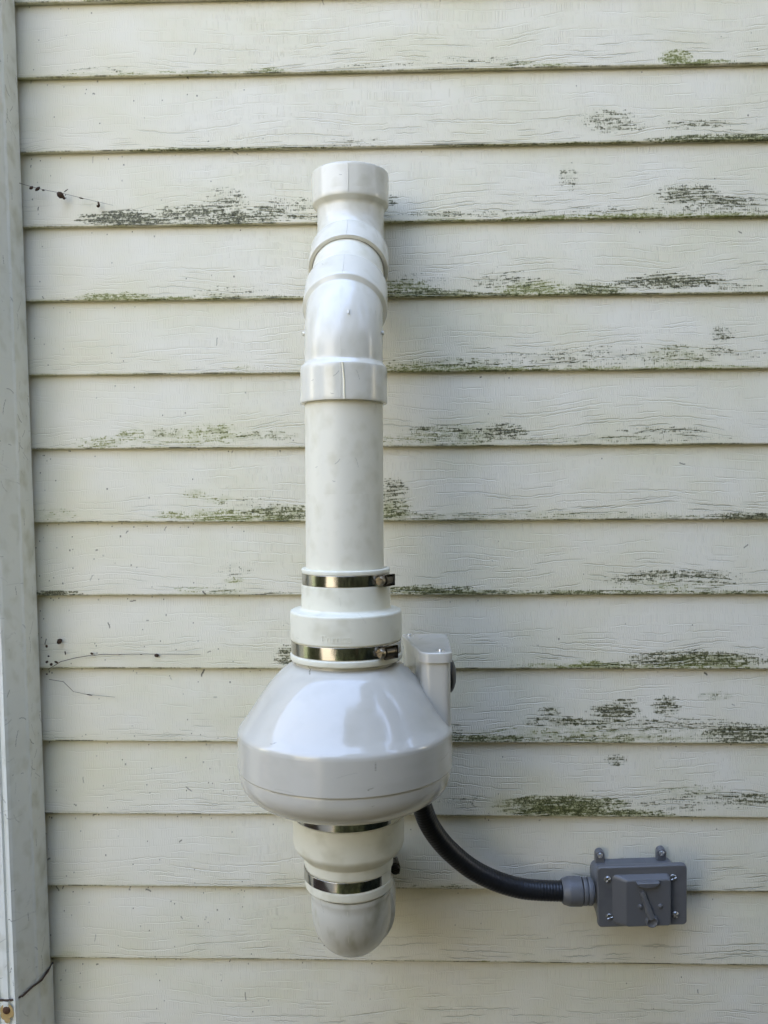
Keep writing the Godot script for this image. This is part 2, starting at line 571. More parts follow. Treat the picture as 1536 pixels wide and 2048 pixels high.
func mildew() -> Array:
	return [
		[-1,-0.439,5.5,16,4.8,0.70,"g"], [-1,-0.372,4.3,21,2.7,0.30,"g"], [0,-0.187,4.0,16,3.4,0.70,"g"], [0,-0.331,3.2,137,3.4,0.35,"g"], [0,-0.494,-2.0,24,3.4,0.50,"m"],
		[0,-0.421,10.3,38,4.1,0.25,"b"], [0,0.149,6.6,19,3.4,0.60,"m"], [0,0.192,3.0,24,2.7,0.60,"g"], [0,0.359,10.1,19,9.6,0.90,"g"], [0,0.400,3.1,31,3.4,0.70,"g"],
		[0,0.098,13.0,41,4.1,0.35,"b"], [0,-0.057,7.0,41,2.7,0.40,"b"], [0,0.004,8.6,34,2.1,0.40,"b"], [1,-0.291,-1.2,75,3.4,0.80,"m"], [1,-0.360,-1.3,34,2.1,0.50,"b"],
		[1,-0.174,-1.2,82,2.7,0.60,"m"], [1,0.125,-3.2,75,3.4,0.70,"m"], [1,0.259,-1.5,89,2.7,0.70,"m"], [1,0.399,1.4,62,6.2,0.95,"m"], [1,0.459,1.6,34,5.5,0.95,"m"],
		[1,0.269,30.4,31,13.0,0.60,"b"], [1,0.289,21.8,24,5.5,0.50,"b"], [1,0.386,23.5,38,5.5,0.55,"b"], [1,-0.078,5.9,41,5.5,0.25,"b"], [2,-0.396,10.9,46,9.6,0.95,"b"],
		[2,-0.333,6.4,58,4.8,0.75,"b"], [2,-0.285,17.2,55,8.9,0.75,"b"], [2,-0.249,24.8,27,20.5,0.62,"b"], [2,-0.242,7.6,31,8.2,0.90,"b"], [2,-0.195,13.0,22,10.9,0.75,"b"],
		[2,-0.158,19.2,34,13.7,0.50,"b"], [2,-0.154,9.6,27,5.5,0.50,"b"], [2,-0.024,29.2,10,6.2,0.70,"b"], [2,0.057,10.0,55,4.1,0.55,"b"], [2,0.125,9.6,82,4.1,0.35,"b"],
		[2,0.217,59.2,11,15.0,0.45,"b"], [2,0.376,32.5,33,11.6,0.75,"b"], [2,0.393,20.6,34,8.2,0.50,"b"], [2,0.434,21.2,38,6.2,0.70,"b"], [2,0.426,7.7,62,6.2,0.50,"b"],
		[2,0.043,-2.7,75,4.1,0.60,"g"], [2,0.192,0.2,55,4.8,0.85,"g"], [2,0.299,0.4,96,5.5,0.85,"g"], [2,0.426,-0.5,62,4.8,0.80,"g"], [2,0.293,10.0,89,5.5,0.35,"b"],
		[3,-0.404,4.4,41,6.2,0.85,"g"], [3,-0.328,0.0,75,3.4,0.70,"g"], [3,-0.265,4.0,34,3.4,0.45,"m"], [3,-0.203,0.5,62,3.4,0.50,"m"], [3,-0.245,12.0,55,5.5,0.25,"b"],
		[3,-0.011,10.4,38,12.3,0.75,"g"], [3,0.029,4.5,51,6.2,0.80,"m"], [3,0.009,22.5,41,8.2,0.30,"b"], [3,0.168,8.2,41,10.9,0.80,"g"], [3,0.249,4.4,33,10.3,0.90,"m"],
		[3,0.353,16.8,58,7.5,0.90,"b"], [3,0.346,23.7,24,5.5,0.60,"b"], [3,0.131,19.6,38,6.8,0.50,"b"], [3,0.131,31.2,21,6.8,0.25,"b"], [3,0.091,1.0,123,2.7,0.70,"m"],
		[3,0.380,-1.3,103,2.7,0.55,"g"], [3,0.440,8.9,27,4.1,0.40,"b"], [4,0.022,3.7,62,6.8,0.80,"g"], [4,0.131,-0.1,68,5.5,0.85,"g"], [4,0.259,1.2,82,3.4,0.55,"g"],
		[4,0.394,-0.2,89,4.1,0.60,"g"], [4,0.423,49.4,14,9.6,0.55,"b"], [4,0.420,25.5,16,5.5,0.60,"b"], [4,0.360,17.9,38,12.3,0.45,"m"], [4,0.259,19.0,89,10.9,0.35,"b"],
		[4,0.158,13.2,68,9.6,0.35,"b"], [4,0.460,19.6,21,3.4,0.40,"b"], [4,0.056,12.3,82,5.5,0.40,"m"], [4,-0.225,7.0,11,3.4,0.50,"g"], [4,0.083,8.6,17,3.4,0.50,"b"],
		[5,-0.427,7.8,31,8.2,0.55,"g"], [5,-0.384,19.8,16,7.5,0.60,"g"], [5,-0.336,20.9,19,5.5,0.60,"m"], [5,-0.274,19.2,38,12.3,0.55,"g"], [5,-0.264,23.2,17,4.1,0.50,"m"],
		[5,-0.201,17.4,41,5.5,0.45,"m"], [5,-0.337,7.9,41,5.5,0.30,"g"], [5,0.022,23.5,23,3.4,0.60,"b"], [5,0.063,15.1,51,11.6,0.55,"m"], [5,0.127,19.5,26,9.6,0.80,"b"],
		[5,-0.012,9.4,34,8.2,0.35,"g"], [5,0.083,23.8,27,3.4,0.55,"b"], [5,0.347,20.2,48,4.1,0.50,"b"], [5,0.327,10.1,82,5.5,0.30,"b"], [5,0.226,7.9,82,5.5,0.25,"m"],
		[6,-0.261,8.9,75,7.5,0.65,"g"], [6,-0.178,12.0,44,9.6,0.80,"m"], [6,-0.234,4.0,48,4.1,0.75,"g"], [6,-0.296,39.8,12,4.8,0.55,"g"], [6,-0.264,31.4,18,5.5,0.40,"g"],
		[6,-0.219,23.1,34,10.9,0.30,"b"], [6,-0.492,11.8,27,6.8,0.30,"g"], [6,-0.023,39.4,18,16.4,0.60,"b"], [6,-0.023,15.5,22,10.3,0.75,"m"], [6,0.008,7.2,41,4.8,0.55,"m"],
		[6,0.448,4.1,41,4.8,0.90,"b"], [6,0.192,6.4,137,5.5,0.30,"m"], [6,0.360,3.0,55,2.7,0.50,"m"], [7,-0.490,3.1,29,4.1,0.90,"b"], [7,-0.241,35.1,19,9.6,0.35,"b"],
		[7,-0.243,21.5,12,4.8,0.55,"g"], [7,-0.297,5.8,27,6.2,0.35,"g"], [7,-0.179,2.3,19,2.7,0.60,"b"], [7,-0.252,5.7,21,5.5,0.35,"m"], [7,0.028,7.0,51,6.2,0.80,"m"],
		[7,0.055,3.6,89,3.4,0.80,"m"], [7,0.300,21.2,31,6.2,0.60,"b"], [7,0.354,28.1,48,5.5,0.70,"b"], [7,0.394,22.6,48,8.9,0.55,"b"], [7,0.246,2.8,123,3.4,0.75,"m"],
		[7,0.415,2.7,75,3.4,0.65,"m"], [7,0.347,13.0,62,5.5,0.35,"g"], [8,-0.166,18.4,18,11.6,0.80,"b"], [8,0.253,5.2,31,6.8,0.75,"g"], [8,0.205,3.1,55,4.1,0.60,"g"],
		[8,0.388,12.9,75,10.9,0.85,"b"], [8,0.408,11.6,55,8.2,0.80,"m"], [8,0.341,3.3,137,3.4,0.70,"g"], [8,0.327,9.4,41,8.2,0.30,"b"], [8,0.287,3.2,41,4.1,0.70,"m"],
		[9,-0.187,4.8,14,3.4,0.80,"b"], [9,0.191,43.8,12,6.2,0.70,"b"], [9,0.206,30.2,42,5.5,0.65,"b"], [9,0.278,44.2,29,8.2,0.85,"b"], [9,0.292,55.2,15,5.5,0.70,"b"],
		[9,0.349,50.8,16,10.9,0.75,"b"], [9,0.253,29.0,75,5.5,0.60,"b"], [9,0.415,64.8,19,4.8,0.40,"m"], [9,0.327,26.7,109,8.2,0.45,"b"], [9,0.102,5.7,48,4.8,0.90,"m"],
		[9,0.259,5.8,103,5.5,0.60,"m"], [9,0.449,13.7,44,12.3,0.85,"b"], [9,0.469,17.3,27,4.1,0.80,"b"], [9,0.280,12.8,123,8.2,0.35,"m"], [9,0.058,17.1,11,6.8,0.60,"b"],
		[9,0.178,15.7,82,6.2,0.30,"g"], [10,0.281,78.0,12,6.2,0.65,"b"], [10,0.205,18.0,72,9.6,1.00,"m"], [10,0.184,7.6,48,6.8,1.00,"m"], [10,0.253,6.1,75,6.2,0.95,"m"],
		[10,0.327,2.5,27,4.1,0.70,"m"], [10,0.126,16.0,21,13.7,0.40,"y"], [10,0.456,25.4,38,8.2,0.65,"b"], [10,0.388,36.5,41,6.2,0.35,"m"], [10,0.382,19.4,68,8.2,0.35,"b"],
		[10,0.082,20.4,55,6.8,0.20,"b"], [10,0.422,30.6,55,4.1,0.50,"b"], [11,0.054,3.7,41,2.7,0.40,"m"], [12,0.098,-2.0,27,3.4,0.80,"g"], [12,-0.479,5.3,14,4.1,0.35,"y"],
		[9,0.020,-29.6,82,30.8,0.20,"y"], [11,0.054,-40.7,89,30.8,0.22,"y"]]


func siding_board(wall: Node3D, k: int) -> void:
	var lip := LIP_TOP - PITCH * k
	var s := Shape.new()
	var fold := posmod(k, 2) == 0                # every panel folds once: a soft cove there, a locked joint with a slot at the other course
	var xs := [-4.2, -2.6, -1.4, -0.9]
	for i in 71:
		xs.append(-0.7 + i * 0.02)
	xs.append_array([0.9, 1.4, 2.2, 3.2])
	var nz := FastNoiseLite.new()
	nz.seed = 50 + k
	nz.frequency = 1.0
	# (height over the lip, depth, texture row)
	var pr := []
	if fold:
		pr = [[0.0016, -0.0070, 135.0], [0.0007, -0.0058, 133.0], [0.0002, -0.0042, 129.5], [0.0, -0.0030, 125.0], [0.0002, -0.0013, 123.5], [0.0011, -0.0003, 122.2], [0.0026, -0.00005, 120.5]]
	else:
		pr = [[0.0038, -0.0060, 135.0], [0.0010, -0.0064, 133.5], [0.0002, -0.0058, 132.0], [0.0, -0.0030, 125.0], [0.0002, -0.0012, 123.5], [0.0010, -0.0003, 122.4], [0.0024, -0.00005, 120.6]]
	for h in [0.012, 0.024, 0.038, 0.054, 0.07, 0.086, 0.1016, 0.1085]:
		var f: float = h / PITCH
		pr.append([h, -0.0072 * f + 0.0011 * sin(PI * minf(f, 1.0)) - 0.00008, FACE * (1.0 - minf(f, 1.0)) + (0.0 if f <= 1.0 else 0.2)])
	var rows := []
	for x in xs:
		var sag := 0.0007 * nz.get_noise_2d(x * 1.7, 3.0)
		var push := 0.0006 * nz.get_noise_2d(x * 2.3, 40.0)
		var row := []
		for j in pr.size():
			var p := Vector3(x, lip + pr[j][0] + (sag if j < 9 else 0.0), pr[j][1] + (push if j > 2 and j < 12 else 0.0))
			var a := Vector2(pr[maxi(j - 1, 0)][0], pr[maxi(j - 1, 0)][1])
			var b := Vector2(pr[mini(j + 1, pr.size() - 1)][0], pr[mini(j + 1, pr.size() - 1)][1])
			var d := b - a
			var nn := Vector3(0, -d.y, d.x).normalized()
			if nn.z < 0.0 and j > 4:
				nn = -nn
			row.append(s.vert(p, nn, Vector2(x / SPAN + 0.5, (posmod(k + 1, COURSES) * ROW + pr[j][2]) / (COURSES * ROW))))
		rows.append(row)
	for i in rows.size() - 1:
		for j in pr.size() - 1:
			s.quad(rows[i][j], rows[i + 1][j], rows[i + 1][j + 1], rows[i][j + 1])
	commit(s, "siding_board", m_siding, wall)


# ---------------------------------------------------------------- the fan and its pipes

func ring(parent: Node3D, y0: float, y1: float, r: float, phi: float, screw: Material) -> void:   # a worm-drive clamp: band, screw housing, slotted screw
	var b := Shape.new()
	lathe(b, AXIS, Vector3.UP, [[y0, r - 0.0005], [y0, r + 0.0006], [y0 + 0.0004, r + 0.0010], [y1 - 0.0004, r + 0.0010], [y1, r + 0.0006], [y1, r - 0.0005]], 128)
	var clamp := commit(b, "hose_clamp", m_steel, parent)
	var out := Vector3(sin(phi), 0, cos(phi))
	var t := Vector3(-cos(phi), 0, sin(phi))
	var mid := AXIS + Vector3(0, (y0 + y1) / 2, 0) + out * (r + 0.0052)
	var h := Shape.new()
	lathe(h, mid, t, [[-0.0085, 0.0], [-0.0085, 0.0048], [-0.0078, 0.0058], [0.0045, 0.0058], [0.0052, 0.0050], [0.0052, 0.0]], 24)
	extrude(h, rounded(0.020, y1 - y0 + 0.0006, 0.001), [[-0.005, 0.0], [-0.0025, 0.0], [-0.0018, 0.0012]], Transform3D(Basis(t, Vector3.UP, t.cross(Vector3.UP)), mid + out * 0.0 - t * 0.002), false, true)
	for e in [-0.0088, 0.0040]:
		lathe(h, mid, t, [[e, 0.0055], [e, 0.0064], [e + 0.0012, 0.0064], [e + 0.0012, 0.0055]], 24)
	commit(h, "screw_housing", m_steel_dark, clamp)
	var sc := Shape.new()
	lathe(sc, mid, t, [[0.0052, 0.0036], [0.0068, 0.0036], [0.0068, 0.0050], [0.0072, 0.0054], [0.0104, 0.0054], [0.0110, 0.0050], [0.0110, 0.0]], 24)
	for sgn in [-1.0, 1.0]:
		var half := PackedVector2Array()
		for i in 9:
			var a := -1.35 + 2.7 * i / 8.0
			half.append(Vector2(cos(a), sin(a) ) * 0.0049)
		var up: Vector3 = Vector3.UP.rotated(t, 0.35) * sgn
		extrude(sc, half, [[0.0109, 0.0], [0.0118, 0.0], [0.0122, 0.0004]], Transform3D(Basis(up, t.cross(up), t), mid + up * 0.0), false, true)
	commit(sc, "screw", screw, clamp)


func vent_stack() -> void:
	var o := thing("vent_pipe", "white plastic vent pipe with two angled elbows rising open-ended above the fan", "pipe", AXIS + Vector3(-0.001, -0.082, 0))
	var foot := AXIS + Vector3(-0.001, 0, 0)
	var p := Shape.new()
	lathe(p, foot, Vector3.UP, [[-0.12, 0.0438], [-0.12, 0.0444], [0.112, 0.0444]], 96)
	commit(p, "straight_pipe", m_pipe, o)
	# the two elbows share one zigzag centre line
	var w1 := Way.new()
	var a := PI / 4
	var pi1 := foot + Vector3(0, 0.191, 0)
	var dir := Vector3(0, cos(a), -sin(a))
	var pi2 := pi1 + dir * 0.188
	w1.add(foot + Vector3(0, 0.095, 0))
	bend(w1, pi1, Vector3.UP, dir, 0.030)
	var s_hub2 := w1.total() + 0.001
	w1.add(pi1 + dir * 0.094)
	bend(w1, pi2, dir, Vector3.UP, 0.030)
	w1.add(pi2 + Vector3(0, 0.09, 0))
	var r := 0.0445
	var hub := 0.0494
	var e1 := Shape.new()
	var s0 := 0.0075                              # the lower hub starts at y 0.1025
	along(e1, w1, [[s0, 0.0446], [s0, hub - 0.0008], [s0 + 0.0008, hub], [s0 + 0.0395, hub], [s0 + 0.0412, hub - 0.0008], [s0 + 0.0450, r + 0.0006], [s0 + 0.0465, r],
		[s_hub2 - 0.0045, r], [s_hub2 - 0.003, r + 0.0006], [s_hub2, hub - 0.001], [s_hub2 + 0.0015, hub], [s_hub2 + 0.041, hub], [s_hub2 + 0.042, hub - 0.0008], [s_hub2 + 0.042, r]], Vector3.RIGHT)
	var elbow1 := commit(e1, "elbow", m_pvc, o)
	var link := Shape.new()
	along(link, w1, [[s_hub2 + 0.03, r - 0.0008], [s_hub2 + 0.125, r - 0.0008]], Vector3.RIGHT)
	commit(link, "short_pipe", m_pipe, o)
	var s3 := s_hub2 + 0.087
	var top := w1.total()
	var s4: float = top - 0.09 + (0.3685 - (pi2.y - foot.y))
	var e2 := Shape.new()
	var s5 := s4 + 0.0415
	along(e2, w1, [[s3, r], [s3, hub - 0.0009], [s3 + 0.0008, hub], [s3 + 0.037, hub], [s3 + 0.0385, hub - 0.001], [s3 + 0.041, r - 0.001], [s3 + 0.043, r - 0.0016],
		[s4 - 0.004, r - 0.0016], [s4 - 0.002, r], [s4 + 0.001, hub - 0.0012], [s4 + 0.0028, hub - 0.0002], [s5 - 0.001, hub], [s5, hub - 0.0008], [s5, 0.0452], [s5 - 0.001, 0.0444], [s4 + 0.006, 0.0440], [s4 + 0.006, 0.041], [s3 + 0.002, 0.041]], Vector3.RIGHT)
	var elbow2 := commit(e2, "elbow", m_pvc, o)
	# mould seams down the front of both fittings, gate mark, side nubs, glue run
	seam(elbow1, w1, s0 + 0.001, s0 + 0.0395, hub, 0.0004)
	seam(elbow1, w1, s0 + 0.047, s_hub2 - 0.005, r, 0.00035)
	seam(elbow1, w1, s_hub2 + 0.002, s_hub2 + 0.040, hub, 0.0004)
	seam(elbow2, w1, s3 + 0.001, s3 + 0.036, hub, 0.0004)
	seam(elbow2, w1, s4 + 0.004, s5 - 0.001, hub, 0.0005)
	var g := Shape.new()
	var gate := foot + Vector3(0.0055, 0.1985, 0.0)
	gate.z = pi1.z + 0.0388
	var pts := []
	for i in 17:
		var b: float = 0.6 + 5.2 * i / 16.0
		pts.append(gate + Vector3(cos(b) * 0.0034, sin(b) * 0.0036, -0.0012 * sin(b)))
	tube(g, pts, 0.0016, 0.0010, 8)
	commit(g, "gate_mark", m_pvc, elbow1)
	for sgn in [-1.0, 1.0]:
		var nb := Shape.new()
		lathe(nb, foot + Vector3(sgn * (r - 0.001), 0.182, 0.004), Vector3(sgn, 0, 0), [[0.0, 0.0028], [0.0022, 0.0026], [0.0028, 0.0018], [0.0028, 0.0]], 16)
		commit(nb, "moulding_nub", m_pvc, elbow1)
	var drip := Shape.new()
	var run := []
	for i in 14:
		var f := i / 13.0
		var b := 0.052 + 0.035 * smoothstep(0.0, 0.3, f) + 0.03 * sin(f * 7.0) * (1.0 - f)
		run.append(foot + Vector3(sin(b) * (hub + 0.0001), 0.1425 - 0.0395 * f, cos(b) * (hub + 0.0001)))
	tube(drip, run, 0.0011, 0.0009, 8)
	commit(drip, "glue_run", m_glue, elbow1)


func bend(w: Way, at: Vector3, a: Vector3, b: Vector3, set_back: float) -> void:
	for i in 17:
		var f := i / 16.0
		# a circular arc between the two tangents
		var half := acos(clampf(a.dot(b), -1, 1)) / 2
		var rad := set_back / tan(half)
		var inward := (b - a).normalized()
		var c := at + inward * (rad / cos(half))
		var from := at - a * set_back - c
		var axis := a.cross(b).normalized()
		w.add(c + from.rotated(axis, 2.0 * half * f))


func seam(parent: Node3D, w: Way, s0: float, s1: float, r: float, fat: float) -> void:
	var pts := []
	for i in 13:
		var q = w.at(lerpf(s0, s1, i / 12.0))
		var t: Vector3 = q[1]
		var outward := Vector3.RIGHT.cross(t).normalized()
		var side := Vector3.RIGHT * (0.0006 * sin(i * 1.3))
		pts.append(q[0] + outward * r + side)
	var s := Shape.new()
	tube(s, pts, fat, fat, 6)
	commit(s, "mould_seam", m_pvc, parent)


func rubber_couplings() -> void:
	var o := thing("rubber_coupling", "stepped white rubber coupling with two steel clamps above the fan", "pipe coupling", AXIS + Vector3(0, -0.187, 0))
	var s := Shape.new()
	lathe(s, AXIS, Vector3.UP, [[-0.1872, 0.0590], [-0.1872, 0.0628], [-0.1860, 0.0638], [-0.1815, 0.0640], [-0.1802, 0.0634], [-0.1798, 0.0618], [-0.1650, 0.0618], [-0.1645, 0.0630], [-0.1630, 0.0636], [-0.1345, 0.0637],
		[-0.1325, 0.0632], [-0.1316, 0.0620], [-0.1306, 0.0540], [-0.1296, 0.0518], [-0.1275, 0.0509], [-0.1035, 0.0508], [-0.1026, 0.0500], [-0.1020, 0.0493], [-0.0892, 0.0493], [-0.0886, 0.0503], [-0.0855, 0.0506], [-0.0844, 0.0500], [-0.0840, 0.0490], [-0.0842, 0.0440]], 128)
	var body := commit(s, "rubber_sleeve", m_rubber, o)
	ring(o, -0.1793, -0.1655, 0.0619, 0.80, m_brass)
	ring(o, -0.1018, -0.0894, 0.0494, 1.00, m_brass)
	lettering(body, "Fernco", 0.0105, AXIS + Vector3(0, -0.1562, 0), 0.0637, -0.10)
	var d := thing("rubber_coupling", "white rubber reducer with two steel clamps under the fan bowl", "pipe coupling", AXIS + Vector3(0.0015, -0.449, 0))
	var b := Shape.new()
	lathe(b, AXIS + Vector3(0.0015, 0, 0), Vector3.UP, [[-0.4485, 0.0450], [-0.4485, 0.0492], [-0.4470, 0.0502], [-0.4395, 0.0503], [-0.4386, 0.0497], [-0.4382, 0.0489], [-0.4256, 0.0489], [-0.4250, 0.0500], [-0.4235, 0.0508], [-0.4145, 0.0512], [-0.4125, 0.0522],
		[-0.4105, 0.0545], [-0.4040, 0.0605], [-0.4010, 0.0624], [-0.3975, 0.0635], [-0.3676, 0.0638], [-0.3661, 0.0633], [-0.3657, 0.0620], [-0.3480, 0.0620], [-0.3475, 0.0634], [-0.3440, 0.0636], [-0.3430, 0.0600]], 128)
	commit(b, "rubber_sleeve", m_rubber, d)
	ring(d, -0.3650, -0.3514, 0.0622, 2.4, m_brass)
	ring(d, -0.4378, -0.4260, 0.0491, 1.72, m_black)


func lettering(parent: Node3D, words: String, high: float, foot: Vector3, r: float, phi: float) -> void:   # raised letters wrapped round a sleeve
	var f := SystemFont.new()
	f.font_names = PackedStringArray(["Droid Serif"])
	f.font_italic = true
	var tm := TextMesh.new()
	tm.font = f
	tm.text = words
	tm.font_size = 64
	tm.pixel_size = high / 64.0
	tm.depth = 0.0012
	var a := tm.surface_get_arrays(0)
	var s := Shape.new()
	var vs: PackedVector3Array = a[Mesh.ARRAY_VERTEX]
	var ns: PackedVector3Array = a[Mesh.ARRAY_NORMAL]
	for i in vs.size():
		var b := phi + vs[i].x / r
		var rr := r + vs[i].z * 0.5 + 0.00005
		s.vert(foot + Vector3(sin(b) * rr, vs[i].y, cos(b) * rr), Vector3(sin(b) * ns[i].z + cos(b) * ns[i].x, ns[i].y, cos(b) * ns[i].z - sin(b) * ns[i].x))
	var ids = a[Mesh.ARRAY_INDEX]
	if ids == null or ids.size() == 0:
		ids = PackedInt32Array(range(vs.size()))
	for i in ids.size() / 3:
		s.tri(ids[i * 3], ids[i * 3 + 1], ids[i * 3 + 2])
	commit(s, "raised_lettering", m_rubber, parent)


func fan() -> void:
	var o := thing("radon_fan", "glossy white bulbous radon fan clamped between two rubber couplings", "fan", AXIS + Vector3(-0.0015, -0.35, 0))
	var foot := AXIS + Vector3(-0.0015, 0, 0)
	var s := Shape.new()
	var cone := smooth([[-0.2700, 0.1226], [-0.2662, 0.1221], [-0.2632, 0.1206], [-0.2600, 0.1181], [-0.2545, 0.1138], [-0.2450, 0.1074], [-0.2305, 0.0980], [-0.2150, 0.0866], [-0.2030, 0.0757], [-0.1965, 0.0678], [-0.1930, 0.0615], [-0.1915, 0.0575]], 4)
	lathe(s, foot, Vector3.UP, [[-0.3075, 0.1212], [-0.3070, 0.1222], [-0.3055, 0.1226]] + cone + [[-0.1800, 0.0570]], 160)
	var shell := commit(s, "upper_shell", m_fan, o)
	var b := Shape.new()
	var dish := smooth([[-0.3500, 0.0640], [-0.3496, 0.0720], [-0.3482, 0.0830], [-0.3455, 0.0930], [-0.3415, 0.1020], [-0.3360, 0.1100], [-0.3300, 0.1155], [-0.3240, 0.1188], [-0.3170, 0.1206], [-0.3085, 0.1212]], 3)
	lathe(b, foot, Vector3.UP, [[-0.3620, 0.0570], [-0.3500, 0.0580]] + dish + [[-0.3074, 0.1208]], 160)
	var bowl := commit(b, "lower_bowl", m_fan, o)
	var k := Shape.new()
	lathe(k, Vector3(-0.0415, -0.3475, 0.2470), Vector3(0, -1, 0), [[0.0, 0.0058], [0.0045, 0.0055], [0.0062, 0.0042], [0.0068, 0.0]], 24)
	commit(k, "drain_plug", m_pvc, bowl)
	# the wiring box on the right shoulder, with its lid, screws and cable gland
	var foot_print := corner_rounded([Vector2(0.0455, -0.215), Vector2(0.0455, -0.088), Vector2(-0.0100, -0.088), Vector2(-0.0020, -0.130), Vector2(0.0140, -0.215)], 0.0105)
	var up := Transform3D(Basis(Vector3.RIGHT, Vector3(0, 0, -1), Vector3.UP), Vector3.ZERO)
	var w := Shape.new()
	extrude(w, foot_print, [[-0.300, 0.0], [-0.188, 0.0]], up, true, true)
	var wb := commit(w, "wiring_box", m_fan, o)
	var l := Shape.new()
	extrude(l, grown(foot_print, 0.0022), [[-0.1890, 0.0022], [-0.1890, 0.0], [-0.1792, 0.0], [-0.1780, 0.0009], [-0.1777, 0.0022]], up, true, true)
	var lid := commit(l, "lid", m_fan, wb)
	for at in [Vector3(0.0345, -0.1777, 0.203), Vector3(0.0005, -0.1777, 0.100)]:
		phillips(lid, at, Vector3.UP, 0.0036)
	var g := Shape.new()
	lathe(g, Vector3(0.0455, -0.2135, 0.165), Vector3.RIGHT, [[0.0, 0.0200], [0.0025, 0.0200], [0.0045, 0.0180], [0.0065, 0.0140], [0.0080, 0.0085], [0.0085, 0.0]], 40)
	commit(g, "cable_gland", m_conduit, wb)


func corner_rounded(c: Array, r: float) -> PackedVector2Array:
	var o := PackedVector2Array()
	for i in c.size():
		var p: Vector2 = c[i]
		var a: Vector2 = (c[(i + c.size() - 1) % c.size()] - p).normalized()
		var b: Vector2 = (c[(i + 1) % c.size()] - p).normalized()
		for k in 7:
			var f := k / 6.0
			var q0 := p + a * r
			var q1 := p + b * r
			o.append(q0.lerp(p, f).lerp(p.lerp(q1, f), f))
	var area := 0.0
	for i in o.size():
		area += o[i].cross(o[(i + 1) % o.size()])
	if area < 0.0:
		o.reverse()
	return o


func grown(line: PackedVector2Array, d: float) -> PackedVector2Array:
	var o := PackedVector2Array()
	var c := line.size()
	for i in c:
		var e := (line[(i + 1) % c] - line[(i + c - 1) % c]).normalized()
		o.append(line[i] + Vector2(e.y, -e.x) * d)
	return o


func phillips(parent: Node3D, at: Vector3, out: Vector3, r: float) -> void:   # pan head with a cross recess, built as four quarters on a disc
	var s := Shape.new()
	lathe(s, at, out, [[-0.001, r], [0.0006, r], [0.0010, r * 0.93], [0.0010, 0.0]], 20)
	var ref := Vector3.RIGHT if absf(out.x) < 0.8 else Vector3.UP
	var u := (ref - out * ref.dot(out)).normalized().rotated(out, at.x * 700.0)
	for q in 4:
		var a := u.rotated(out, PI / 2 * q)
		var wedge := PackedVector2Array([Vector2(r * 0.15, r * 0.15), Vector2(r * 0.9, r * 0.15), Vector2(r * 0.8, r * 0.45), Vector2(r * 0.62, r * 0.62), Vector2(r * 0.45, r * 0.8), Vector2(r * 0.15, r * 0.9)])
		extrude(s, wedge, [[0.0009, 0.0], [0.0016, 0.0], [0.0020, r * 0.08]], Transform3D(Basis(a, out.cross(a), out), at), false, true)
	commit(s, "screw", m_screw, parent)


func lower_elbow() -> void:
	var foot := AXIS + Vector3(0.003, 0, 0)
	var o := thing("elbow_pipe", "white pipe elbow below the fan turning back into the wall, with a scuffed dirty bottom", "pipe", foot + Vector3(0, -0.545, -0.05))
	var w := Way.new()
	w.add(foot + Vector3(0, -0.432, 0))
	bend(w, foot + Vector3(0, -0.503, 0), Vector3.DOWN, Vector3.FORWARD, 0.046)
	var s_arc := w.total()
	w.add(foot + Vector3(0, -0.503, -0.193 - 0.03))
	var r := 0.0452
	var s := Shape.new()
	along(s, w, [[0.0, r - 0.001], [0.0185, r - 0.001], [0.0188, r + 0.0012], [0.0245, r + 0.0012], [0.0260, r], [s_arc - 0.006, r], [s_arc - 0.003, r + 0.001], [s_arc, 0.0498], [s_arc + 0.0015, 0.0507], [s_arc + 0.046, 0.0507], [s_arc + 0.047, 0.0440]], Vector3.RIGHT)
	var m_low := plain("weathered PVC fitting", srgb(198, 196, 184), 0.26)
	m_low.albedo_texture = smudges(21, 60, 0.9, Color(0.8, 0.79, 0.72), 0.2)
	var e := commit(s, "elbow", m_low, o)
	var p := Shape.new()
	along(p, w, [[s_arc + 0.05, 0.0443], [w.total(), 0.0443]], Vector3.RIGHT)
	commit(p, "wall_pipe", m_pipe, o)
	var pts := []
	for i in 25:
		var q = w.at(lerpf(0.0262, s_arc - 0.004, i / 24.0))
		var t: Vector3 = q[1]
		pts.append(q[0] + t.cross(Vector3.RIGHT).normalized() * r)
	var l := Shape.new()
	tube(l, pts, 0.0004, 0.0004, 6)
	commit(l, "mould_seam", m_pvc, e)
	# scrapes with soil in them, lower left
	rng.seed = 8
	for i in 7:
		var q = w.at(s_arc * 0.80 + rng.randf_range(-0.016, 0.012))
		var t: Vector3 = q[1]
		var b := rng.randf_range(-0.98, -0.62)
		var d := (t.cross(Vector3.RIGHT).normalized() * cos(b) + Vector3.RIGHT * sin(b)).normalized()
		var c: Vector3 = q[0] + d * (r + 0.00005)
		var dirt := Shape.new()
		var run := []
		for k in 4:
			run.append(c + t * (0.0022 * k) + Vector3(rng.randf_range(-0.0008, 0.0008), 0, 0))
		tube(dirt, run, rng.randf_range(0.0003, 0.0008), 0.0003, 6)
		commit(dirt, "soil_smear", m_debris, e)


